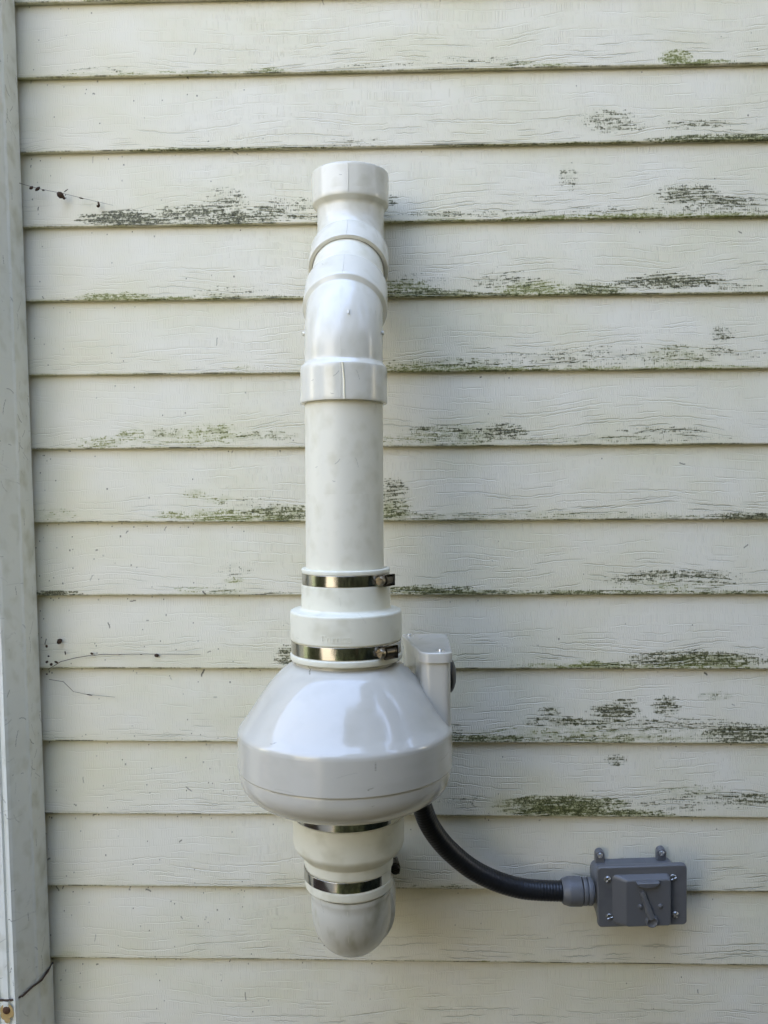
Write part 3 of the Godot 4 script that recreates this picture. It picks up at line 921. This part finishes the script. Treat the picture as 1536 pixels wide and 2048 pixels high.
func conduit() -> void:
	var o := thing("conduit", "black flexible conduit curving from behind the fan to the grey switch box", "conduit", Vector3(0.09, -0.54, 0.045))
	var c := Curve3D.new()
	var pts := [Vector3(0.018, -0.285, 0.135), Vector3(0.012, -0.33, 0.105), Vector3(0.0085, -0.372, 0.085), Vector3(0.0151, -0.404, 0.075), Vector3(0.0275, -0.436, 0.065), Vector3(0.0520, -0.4697, 0.055), Vector3(0.0912, -0.5030, 0.045), Vector3(0.1449, -0.5255, 0.037), Vector3(0.2090, -0.5310, 0.033)]
	for i in pts.size():
		var t: Vector3 = (pts[mini(i + 1, pts.size() - 1)] - pts[maxi(i - 1, 0)]) / 6.0
		c.add_point(pts[i], -t, t)
	c.bake_interval = 0.002
	var w := Way.new()
	for q in c.get_baked_points():
		w.add(q)
	var pr := []
	var d := 0.0
	while d < w.total():
		pr.append([d, 0.01300])
		pr.append([d + 0.0010, 0.01325])
		pr.append([d + 0.0024, 0.01325])
		pr.append([d + 0.0032, 0.01285])
		d += 0.0042
	var s := Shape.new()
	along(s, w, pr, Vector3(0.1, 0.05, 1.0), 40, 0.01)
	commit(s, "jacket", m_conduit, o)
	var f := Shape.new()
	lathe(f, Vector3(0.2005, -0.5308, 0.0333), Vector3(1, 0.005, -0.01), [[0.0, 0.0134], [0.0, 0.0150], [0.002, 0.0165], [0.008, 0.0185], [0.0105, 0.0190], [0.0250, 0.0190], [0.0262, 0.0180], [0.0262, 0.0165]], 48)
	commit(f, "dome_nut", m_grey, o)
	for k in 2:
		var n := Shape.new()
		lathe(n, Vector3(0.2278 + 0.0068 * k, -0.5307, 0.033), Vector3.RIGHT, [[0.0, 0.0150], [0.0, 0.0172], [0.0007, 0.0180], [0.0048, 0.0180], [0.0055, 0.0172], [0.0055, 0.0150], [0.0075, 0.0150]], 48)
		commit(n, "lock_ring", m_grey, o)


func switch_box() -> void:
	var o := thing("switch_box", "grey weatherproof switch box with a moulded toggle cover at the conduit end", "electrical box", Vector3(0.301, -0.575, 0.0))
	var tilt := Basis(Vector3.BACK, deg_to_rad(2.5)) * Basis(Vector3.RIGHT, deg_to_rad(7.5))
	var xf := Transform3D(tilt, Vector3(0.3015, -0.5253, 0.0))       # z: 0 at the siding, 0.05 at the plate's face
	var s := Shape.new()
	extrude(s, rounded(0.1120, 0.0630, 0.010, 0.0, -0.0070), [[-0.008, 0.001], [0.006, 0.0], [0.030, 0.0], [0.040, -0.001], [0.0430, -0.001]], xf, true, true)
	commit(s, "box_body", m_grey, o)
	var p := Shape.new()
	extrude(p, rounded(0.1165, 0.0855, 0.0055, 0.001, 0.0028), [[0.0425, 0.0016], [0.0430, 0.0004], [0.0442, 0.0], [0.0482, 0.0], [0.0495, 0.0004], [0.0500, 0.0016]], xf, true, true)
	var plate := commit(p, "cover_plate", m_grey, o)
	var r := Shape.new()
	# the raised toggle housing: a tall slope on the left, steep sides elsewhere
	var low := rounded(0.0750, 0.0700, 0.006, -0.0005, -0.0004)
	var high := rounded(0.0580, 0.0655, 0.004, 0.0065, -0.0012)
	loft(r, low, high, 0.0499, 0.0598, xf)
	commit(r, "toggle_housing", m_grey, plate)
	var lever := Shape.new()
	var a := xf * Vector3(-0.0022, 0.0170, 0.0608)
	var b := xf * Vector3(0.0086, -0.0195, 0.0625)
	var w := Way.new()
	w.add(a)
	w.add(b)
	along(lever, w, [[0.0, 0.0], [0.0, 0.0026], [0.0015, 0.0036], [0.012, 0.0036], [w.total(), 0.0050], [w.total() + 0.0, 0.0]], tilt.z, 16, 0.006)
	var k := xf * Vector3(0.0098, -0.0252, 0.0596)
	lathe(lever, k, tilt.z, [[0.0, 0.0080], [0.0042, 0.0078], [0.0052, 0.0072], [0.0054, 0.0064], [0.0050, 0.0056], [0.0036, 0.0044], [0.0030, 0.0]], 32)
	commit(lever, "toggle_lever", m_grey, plate)
	var tab := PackedVector2Array()
	for i in 17:
		var f := PI + PI * i / 16.0
		tab.append(Vector2(0.0050 + cos(f) * 0.0148, 0.0310 + sin(f) * 0.0080))
	var tb := Shape.new()
	extrude(tb, tab, [[0.0595, 0.0], [0.0640, 0.0], [0.0652, 0.0010]], xf, false, true)
	commit(tb, "padlock_tab", m_grey, plate)
	for q in [Vector3(-0.0042, -0.0045, 0.0594), Vector3(0.0216, -0.0050, 0.0594)]:
		var d := Shape.new()
		lathe(d, xf * q, tilt.z, [[0.0, 0.0032], [0.0018, 0.0028], [0.0026, 0.0018], [0.0028, 0.0]], 20)
		commit(d, "moulded_dot", m_grey, plate)
	for q in [Vector3(-0.0437, 0.0290, 0.0500), Vector3(0.0412, 0.0285, 0.0500), Vector3(-0.0420, -0.0245, 0.0500), Vector3(0.0440, -0.0245, 0.0500)]:
		phillips(plate, xf * q, tilt.z, 0.0045)
	for x in [-0.0430, 0.0400]:
		var e := Shape.new()
		var line := PackedVector2Array([Vector2(x - 0.0062, 0.018), Vector2(x + 0.0062, 0.018)])
		for i in 13:
			var f := PI * i / 12.0
			line.append(Vector2(x + cos(f) * 0.0062, 0.0355 + sin(f) * 0.0062))
		extrude(e, line, [[-0.004, 0.0], [0.0032, 0.0], [0.0042, 0.0009]], xf, true, true)
		commit(e, "mounting_ear", m_grey, o)
		phillips(o, xf * Vector3(x, 0.0355, 0.0042), tilt.z, 0.0038)


func loft(s: Shape, a: PackedVector2Array, b: PackedVector2Array, za: float, zb: float, xf: Transform3D) -> void:
	var c := a.size()
	var e := 0.0012
	for i in c:
		var k := (i + 1) % c
		var p0 := Vector3(a[i].x, a[i].y, za)
		var p1 := Vector3(a[k].x, a[k].y, za)
		var q0 := Vector3(b[i].x, b[i].y, zb - e)
		var q1 := Vector3(b[k].x, b[k].y, zb - e)
		var mid := Vector2(0.0065, -0.0012)
		var t0 := Vector3(lerpf(b[i].x, mid.x, 0.03), lerpf(b[i].y, mid.y, 0.03), zb)
		var t1 := Vector3(lerpf(b[k].x, mid.x, 0.03), lerpf(b[k].y, mid.y, 0.03), zb)
		var nn := (p1 - p0).cross(q0 - p0)
		if nn.length() < 1e-12:
			nn = (q1 - q0).cross(q0 - p0)
		nn = nn.normalized()
		s.flat_quad(xf * p0, xf * p1, xf * q1, xf * q0, xf.basis * nn)
		s.flat_quad(xf * q0, xf * q1, xf * t1, xf * t0, xf.basis * (nn + Vector3(0, 0, 1)).normalized())
		var up := xf.basis * Vector3(0, 0, 1)
		s.tri(s.vert(xf * Vector3(mid.x, mid.y, zb), up), s.vert(xf * t0, up), s.vert(xf * t1, up))


# ---------------------------------------------------------------- downspout, webs

func downspout() -> void:
	var o := thing("downspout", "white ribbed metal downspout with a grimy joint and rusty screw near its foot", "downspout", Vector3(-0.546, -1.3, 0.0))
	var lean := Basis(Vector3.BACK, 0.0239)
	var base := Vector3(-0.5185, 0.0, 0.0)        # the back right edge at eye height
	# outline in plan: x to the right, y towards the viewer (mapped to z)
	for part in 2:
		var g := 0.0 if part == 0 else 0.0021
		var line := PackedVector2Array()
		var w := 0.070
		var d := 0.083
		var z0 := 0.004
		# right side, from the wall out, with a step half way; then the ribbed front; then the left side
		var raw := [Vector2(-0.0012, z0), Vector2(0.0, z0 + 0.0015), Vector2(0.0, z0 + 0.040), Vector2(-0.0022, z0 + 0.0435), Vector2(-0.0080, z0 + d - 0.010), Vector2(-0.0095, z0 + d - 0.004), Vector2(-0.0120, z0 + d)]
		var x := -0.0140
		while x > -w + 0.014:
			raw.append_array([Vector2(x, z0 + d), Vector2(x - 0.0016, z0 + d - 0.0030), Vector2(x - 0.0052, z0 + d - 0.0030), Vector2(x - 0.0068, z0 + d)])
			x -= 0.0130
		raw.append_array([Vector2(-w + 0.008, z0 + d), Vector2(-w + 0.002, z0 + d - 0.004), Vector2(-w, z0 + d - 0.010), Vector2(-w, z0 + 0.0015), Vector2(-w + 0.0012, z0)])
		var mid := Vector2(-w / 2, z0 + d / 2)
		for q in raw:
			line.append(mid + (q - mid) * (1.0 + g * 2.0 / 0.075))
		var rings := []
		if part == 0:
			for i in 15:
				rings.append([-0.668 + i * (3.4 / 14.0), 0.0])
			rings[0][0] = -0.690
		else:
			rings = [[-1.30, 0.0], [-1.0, 0.0], [-0.672, 0.0], [-0.6545, 0.0006]]
		var s := Shape.new()
		var c := line.size()
		for j in rings.size() - 1:
			for i in c:
				var k := (i + 1) % c
				var e := line[k] - line[i]
				var nn := lean * Vector3(e.y, 0, -e.x).normalized()
				if nn.dot(lean * Vector3((line[i] + line[k]).x / 2 - mid.x, 0, (line[i] + line[k]).y / 2 - mid.y)) < -0.004:
					nn = -nn
				var q := []
				for f in [[j, i], [j, k], [j + 1, k], [j + 1, i]]:
					var y: float = rings[f[0]][0]
					var p := line[f[1]]
					p += (p - mid).normalized() * rings[f[0]][1]
					var crimp := 0.0
					if part == 1 and f[0] == 3:
						crimp = 0.0011 * sin(f[1] * 2.3)
					q.append(base + lean * Vector3(p.x, y + crimp, p.y))
				s.flat_quad(q[0], q[1], q[2], q[3], nn)
		var piece := commit(s, "upper_length" if part == 0 else "lower_length", m_spout, o)
		if part == 1:
			var grime := Shape.new()
			var loop := []
			for i in range(0, 40):
				if i < c:
					var p := mid + (line[i] - mid) * 1.016
					loop.append(base + lean * Vector3(p.x, -0.6545 + 0.0011 * sin(i * 2.3) , p.y))
			tube(grime, loop, 0.0015, 0.0017, 6)
			commit(grime, "joint_grime", m_debris, piece)
			var rust := Shape.new()
			var at := base + lean * Vector3(-0.0225, -0.6665, z0 + d + 0.0018)
			lathe(rust, at, Vector3(0, 0, 1), [[-0.003, 0.0052], [0.0008, 0.0052], [0.0022, 0.0042], [0.0028, 0.0]], 12)
			commit(rust, "rusty_screw", plain("rust", srgb(74, 48, 28), 0.9), piece)
			var bloom := Shape.new()
			var spots := [[0.0, 0.0, 0.0085], [0.004, -0.004, 0.006], [-0.002, -0.007, 0.006], [0.001, -0.013, 0.004]]
			for n in spots.size():
				var q = spots[n]
				lathe(bloom, at + Vector3(q[0], q[1], 0.0004 + 0.0001 * n), Vector3(0, 0, 1), [[0.0, q[2]], [0.0002, q[2] * 0.9], [0.00025, 0.0]], 18)
			commit(bloom, "rust_stain", plain("rust stain", srgb(168, 142, 92), 0.85), piece)


func web(called: String, label: String, pts: Array, bits: Array, fat: float) -> void:
	var o := thing(called, label, "cobweb", pts[0])
	var s := Shape.new()
	var c := Curve3D.new()
	for i in pts.size():
		var t: Vector3 = (pts[mini(i + 1, pts.size() - 1)] - pts[maxi(i - 1, 0)]) / 6.0
		c.add_point(pts[i], -t, t)
	c.bake_interval = 0.004
	var fine := []
	for q in c.get_baked_points():
		fine.append(q + Vector3(rng.randf_range(-0.0002, 0.0002), rng.randf_range(-0.0004, 0.0004), 0))
	tube(s, fine, fat, fat * 0.45, 5)
	commit(s, "strand", m_thread, o)
	for b in bits:
		var p := Shape.new()
		pebble(p, b[0], b[1], b[2])
		commit(p, "caught_debris", m_debris, o)


func webs() -> void:
	rng.seed = 12
	web("cobweb", "cobweb strand with brown leaf crumbs beside the downspout, near the top left", [Vector3(-0.538, 0.4284, 0.012), Vector3(-0.5077, 0.4190, 0.011), Vector3(-0.4719, 0.4118, 0.009), Vector3(-0.435, 0.4035, 0.006), Vector3(-0.403, 0.396, 0.003)],
		[[Vector3(-0.512, 0.4190, 0.011), Vector3(0.0030, 0.0018, 0.0015), 0.4], [Vector3(-0.504, 0.4170, 0.011), Vector3(0.0042, 0.0020, 0.002), 0.9], [Vector3(-0.496, 0.4160, 0.010), Vector3(0.0018, 0.0010, 0.001), 0.2], [Vector3(-0.4725, 0.4092, 0.010), Vector3(0.0042, 0.0044, 0.003), 1.4], [Vector3(-0.4680, 0.4050, 0.010), Vector3(0.0020, 0.0018, 0.002), 2.2], [Vector3(-0.4655, 0.4145, 0.010), Vector3(0.0036, 0.0006, 0.0006), 0.7], [Vector3(-0.446, 0.4055, 0.007), Vector3(0.0034, 0.0009, 0.001), -0.3], [Vector3(-0.4215, 0.3975, 0.006), Vector3(0.0014, 0.0030, 0.001), 0.3], [Vector3(-0.4225, 0.3945, 0.006), Vector3(0.0019, 0.0019, 0.0015), 1.1]], 0.0004)
	web("cobweb", "long arched cobweb strand with one dark blob, just above a siding lip at lower left", [Vector3(-0.4985, -0.2395, 0.010), Vector3(-0.4880, -0.2320, 0.007), Vector3(-0.4696, -0.2255, 0.005), Vector3(-0.4283, -0.2205, 0.003), Vector3(-0.3496, -0.2198, 0.0015), Vector3(-0.289, -0.2205, 0.0008)],
		[[Vector3(-0.3496, -0.2215, 0.002), Vector3(0.0032, 0.0022, 0.001), 0.2], [Vector3(-0.4400, -0.2190, 0.003), Vector3(0.0022, 0.0014, 0.001), -0.6], [Vector3(-0.4950, -0.2330, 0.009), Vector3(0.0022, 0.0018, 0.001), 0.8], [Vector3(-0.4880, -0.2298, 0.008), Vector3(0.0028, 0.0014, 0.001), -0.5], [Vector3(-0.4770, -0.2178, 0.004), Vector3(0.0008, 0.0026, 0.001), 0.1], [Vector3(-0.372, -0.2202, 0.0015), Vector3(0.0016, 0.0006, 0.0006), 0.0], [Vector3(-0.5020, -0.2080, 0.006), Vector3(0.0016, 0.0020, 0.001), 0.5], [Vector3(-0.4985, -0.2215, 0.008), Vector3(0.0014, 0.0012, 0.001), 0.2], [Vector3(-0.5005, -0.2290, 0.009), Vector3(0.0020, 0.0016, 0.001), 1.2], [Vector3(-0.5010, -0.2462, 0.009), Vector3(0.0014, 0.0010, 0.001), 0.1], [Vector3(-0.4020, -0.2203, 0.002), Vector3(0.0024, 0.0005, 0.0006), 0.0]], 0.00055)
	web("cobweb", "short crooked cobweb strand under the arched one, by the downspout", [Vector3(-0.4980, -0.2535, 0.009), Vector3(-0.4860, -0.2545, 0.006), Vector3(-0.4790, -0.2590, 0.003), Vector3(-0.4720, -0.2680, 0.0005), Vector3(-0.4640, -0.2745, 0.0002), Vector3(-0.4480, -0.2768, -0.0004), Vector3(-0.4100, -0.2805, -0.0008)], [[Vector3(-0.446, -0.2768, 0.0002), Vector3(0.0044, 0.0007, 0.0006), -0.15]], 0.00045)
	var leaf := Shape.new()
	pebble(leaf, Vector3(-0.4855, -0.2020, 0.004), Vector3(0.0042, 0.0030, 0.002), 0.7)
	var o := commit(leaf, "leaf_fragment", m_debris)
	tag(o, "curled reddish-brown leaf fragment stuck to the siding above the arched cobweb strand", "leaf")


# ---------------------------------------------------------------- around the camera: what lights the wall and shows in the steel and the glossy fan

func leaves(s: Shape, c: Vector3, r: Vector3, count: int, size: float) -> void:
	for i in count:
		var d := Vector3(rng.randfn(), rng.randfn(), rng.randfn()).normalized() * pow(rng.randf(), 0.4)
		var p := c + d * r
		var b := Basis(Vector3(rng.randfn(), rng.randfn(), rng.randfn()).normalized(), rng.randf() * TAU)
		var k := size * rng.randf_range(0.6, 1.4)
		s.flat_quad(p - b.x * k, p + b.y * k * 0.5, p + b.x * k, p - b.y * k * 0.5, b.z)


func tree(label: String, at: Vector3, high: float, wide: float, m_leaf: Material) -> void:
	var o := thing("garden_tree", label, "tree", at + Vector3(0, -LIFT, 0), "trees across the lawn")
	var t := Shape.new()
	var foot := at + Vector3(0, -LIFT, 0)
	tube(t, [foot, foot + Vector3(0.1, high * 0.3, 0), foot + Vector3(0, high * 0.6, 0.1), foot + Vector3(0, high * 0.85, 0)], wide * 0.07, wide * 0.02, 10)
	for i in 6:
		var a := TAU * i / 6.0
		tube(t, [foot + Vector3(0, high * (0.3 + 0.06 * i), 0), foot + Vector3(cos(a) * wide * 0.35, high * (0.45 + 0.06 * i), sin(a) * wide * 0.35)], wide * 0.025, wide * 0.008, 7)
	commit(t, "trunk", plain("bark", srgb(92, 78, 62), 0.9), o)
	var c := Shape.new()
	for i in 16:
		var a := rng.randf() * TAU
		var f := rng.randf()
		leaves(c, foot + Vector3(cos(a) * wide * 0.38 * sqrt(1.0 - f * f * 0.7), high * (0.35 + 0.58 * f), sin(a) * wide * 0.38 * sqrt(1.0 - f * f * 0.7)), Vector3(wide, wide * 0.7, wide) * 0.22, 260, 0.16)
	commit(c, "crown", m_leaf, o)


func surroundings() -> void:
	var lawn := Shape.new()
	lawn.flat_quad(Vector3(-150, -LIFT, -60), Vector3(150, -LIFT, -60), Vector3(150, -LIFT, 240), Vector3(-150, -LIFT, 240), Vector3.UP)
	var m_lawn := plain("grass", srgb(60, 70, 36), 0.95)
	var g := commit(lawn, "lawn", m_lawn)
	g.set_meta("kind", "structure")
	g.set_meta("label", "mown green lawn in front of the house wall")
	var bed := Shape.new()
	bed.flat_quad(Vector3(-4.5, -LIFT + 0.02, 0.0), Vector3(3.5, -LIFT + 0.02, 0.0), Vector3(3.5, -LIFT + 0.02, 1.45), Vector3(-4.5, -LIFT + 0.02, 1.45), Vector3.UP)
	var bd := commit(bed, "planting_bed", plain("bark mulch", srgb(62, 48, 36), 0.95))
	bd.set_meta("kind", "structure")
	bd.set_meta("label", "dark bark mulch along the foot of the wall")
	var walk := Shape.new()
	var y := -LIFT + 0.03
	walk.flat_quad(Vector3(-0.75, y, 1.5), Vector3(-2.9, y, 1.5), Vector3(-30, y, 17), Vector3(-10, y, 38), Vector3.UP)
	var w := commit(walk, "driveway", plain("pale gravel", srgb(140, 132, 114), 0.9))
	w.set_meta("kind", "structure")
	w.set_meta("label", "pale gravel driveway widening away from the wall")
	var m_leaf := plain("sunlit leaves", srgb(98, 118, 46), 0.7)
	m_leaf.backlight_enabled = true
	m_leaf.backlight = Color(0.25, 0.3, 0.08)
	var m_dark := plain("dark leaves", srgb(30, 40, 24), 0.8)
	rng.seed = 5
	tree("broad sunlit tree far across the lawn to the left", Vector3(-26, 0, 12), 10.0, 9.0, m_leaf)
	tree("tall tree far behind the driveway", Vector3(-14, 0, 44), 14.0, 12.0, m_leaf)
	tree("dark tree nearest the wall on the right", Vector3(3.1, 0, 1.3), 8.0, 3.6, m_dark)
	tree("dark tree beyond the hedge", Vector3(6.5, 0, 8.0), 7.0, 5.5, m_dark)
	tree("dark tree half way down the lawn", Vector3(2.5, 0, 5.6), 9.5, 5.0, m_dark)
	tree("wide dark tree at the end of the lawn", Vector3(0.5, 0, 22), 10.0, 9.0, m_dark)
	var hedge := Shape.new()
	for i in 30:                                 # along the far side of the narrow yard, then back towards the wall
		var f := i / 29.0
		var c := Vector3(-0.1 + 4.5 * f, 0, 1.95)
		if i > 14:
			c = Vector3(1.75 + 0.2 * f, 0, 0.5 + 1.5 * (f - 0.5) * 2.0)
		else:
			c = Vector3(-0.5 + 2.4 * f * 2.0, 0, 1.9)
		for k in 3:
			leaves(hedge, Vector3(c.x + rng.randf_range(-0.06, 0.06), -LIFT + 0.38 + 0.80 * k + rng.randf_range(-0.1, 0.1), c.z), Vector3(0.38, 0.5, 0.38), 420, 0.04)
	var far := Shape.new()
	for i in 12:
		for k in 3:
			leaves(far, Vector3(-2.5 - 0.05 * i, -LIFT + 0.38 + 0.7 * k, 0.75 + 0.17 * i), Vector3(0.42, 0.5, 0.35), 420, 0.04)
	var fh := commit(far, "hedge", plain("olive leaves", srgb(70, 80, 36), 0.75))
	tag(fh, "olive green hedge standing out from the wall beyond the downspout", "hedge")
	var bush := Shape.new()
	for q in [Vector3(0.90, -1.1, 0.45), Vector3(0.86, -0.82, 0.38), Vector3(0.98, -0.72, 0.60), Vector3(1.25, -0.9, 0.5), Vector3(0.93, -0.48, 0.46), Vector3(1.2, -0.45, 0.5), Vector3(0.72, -0.88, 0.72), Vector3(0.80, -0.60, 0.85), Vector3(0.66, -1.12, 0.8), Vector3(0.74, -0.72, 0.42), Vector3(0.74, -1.0, 0.35)]:
		leaves(bush, q + Vector3(-0.06, 0, 0), Vector3(0.27, 0.3, 0.3), 1500, 0.03)
	var bu := commit(bush, "shrub", m_dark)
	tag(bu, "rounded dark shrub growing against the siding right of the switch box", "shrub")
	var h := commit(hedge, "hedge", m_dark)
	tag(h, "dense dark evergreen hedge closing the narrow yard on the right", "hedge")


func _ready() -> void:
	# camera
	var cam := Camera3D.new()
	cam.name = "camera"
	cam.fov = 62.13
	cam.near = 0.05
	cam.far = 600.0
	cam.transform = Transform3D(Basis(Vector3.UP, deg_to_rad(1.71175)) * Basis(Vector3.RIGHT, deg_to_rad(-1.22057)) * Basis(Vector3.BACK, deg_to_rad(-0.29671)), Vector3(0, LIFT, 1.16214))
	add_child(cam)
	cam.current = true
	# sky, sun, exposure: the wall is in the house's own shade, the sun behind it
	var sky := ProceduralSkyMaterial.new()
	sky.sky_top_color = Color(0.66, 0.76, 0.95)
	sky.sky_horizon_color = Color(1.0, 0.925, 0.70)
	sky.sky_curve = 0.25
	sky.ground_bottom_color = Color(0.2, 0.22, 0.14)
	sky.ground_horizon_color = Color(0.55, 0.55, 0.5)
	sky.sun_angle_max = 20.0
	var env := Environment.new()
	env.background_mode = Environment.BG_SKY
	env.sky = Sky.new()
	env.sky.sky_material = sky
	env.tonemap_mode = Environment.TONE_MAPPER_LINEAR
	env.tonemap_exposure = 5.4
	env.sdfgi_enabled = true
	env.ssao_enabled = true
	env.ssil_enabled = true
	var we := WorldEnvironment.new()
	we.name = "environment"
	we.environment = env
	add_child(we)
	var sun := DirectionalLight3D.new()
	sun.name = "sun"
	sun.light_energy = 1.3
	sun.light_color = Color(1.0, 0.95, 0.86)
	sun.light_angular_distance = 0.5
	sun.shadow_enabled = true
	sun.basis = Basis.looking_at(Vector3(0.85, -1.20, 0.40).normalized(), Vector3.UP)
	add_child(sun)
	# materials
	siding_material()
	var marks := smudges(4, 44, 0.5, Color(0.86, 0.85, 0.79), 0.3)
	m_pvc = plain("white PVC fitting", srgb(214, 211, 197), 0.20)
	m_pvc.metallic_specular = 0.6
	m_pvc.albedo_texture = marks
	m_pipe = plain("white PVC pipe", srgb(220, 216, 198), 0.42)
	m_pipe.albedo_texture = marks
	m_fan = plain("glossy white housing", srgb(190, 186, 173), 0.12)
	m_fan.metallic_specular = 0.55
	m_fan.clearcoat_enabled = true
	m_fan.clearcoat = 0.3
	m_fan.clearcoat_roughness = 0.09
	m_fan.albedo_texture = smudges(7, 46, 0.4, Color(0.88, 0.87, 0.84), 0.4)
	m_rubber = plain("white rubber", srgb(218, 215, 196), 0.55)
	m_rubber.albedo_texture = smudges(9, 70, 0.6, Color(0.84, 0.83, 0.78))
	m_steel = plain("stainless band", srgb(190, 187, 180), 0.13, 1.0)
	m_steel_dark = plain("steel screw housing", srgb(92, 86, 76), 0.28, 1.0)
	m_screw = plain("zinc screw", srgb(216, 216, 214), 0.3, 1.0)
	m_brass = plain("plated slotted screw", srgb(150, 141, 124), 0.34, 1.0)
	m_black = plain("blackened screw", srgb(38, 36, 34), 0.5, 0.6)
	m_conduit = plain("black conduit", srgb(23, 25, 29), 0.4)
	m_grey = plain("grey PVC", srgb(100, 101, 102), 0.42)
	m_grey.albedo_texture = smudges(11, 60, 0.6, Color(0.84, 0.84, 0.86))
	m_glue = plain("dried cement", srgb(232, 226, 200), 0.2)
	m_debris = plain("brown debris", srgb(62, 46, 32), 0.9)
	m_thread = plain("dusty web", srgb(92, 84, 72), 0.9)
	m_spout = plain("white enamelled metal", srgb(216, 217, 208), 0.42)
	m_spout.albedo_texture = smudges(13, 260, 0.7, Color(0.8, 0.79, 0.72), 0.6)
	m_spout.uv1_triplanar = true
	m_spout.uv1_scale = Vector3(2.3, 2.3, 2.3)
	# the house wall
	var wall := thing("house_wall", "cream white vinyl siding wall streaked with dark mildew and green algae", "wall", Vector3(0, -LIFT, -0.1))
	for k in range(-22, 18):
		siding_board(wall, k)
	var core := Shape.new()
	slab(core, Vector3(-4.2, -1.22, -0.22), Vector3(3.2, 2.80, -0.03), 0.002)
	commit(core, "sheathing", plain("grey sheathing", srgb(90, 88, 82), 0.9), wall)
	var found := Shape.new()
	slab(found, Vector3(-4.2, -LIFT - 0.1, -0.24), Vector3(3.2, -1.22, -0.012), 0.004)
	commit(found, "foundation", plain("foundation concrete", srgb(150, 147, 140), 0.9), wall)
	surroundings()
	downspout()
	vent_stack()
	rubber_couplings()
	fan()
	lower_elbow()
	conduit()
	switch_box()
	webs()
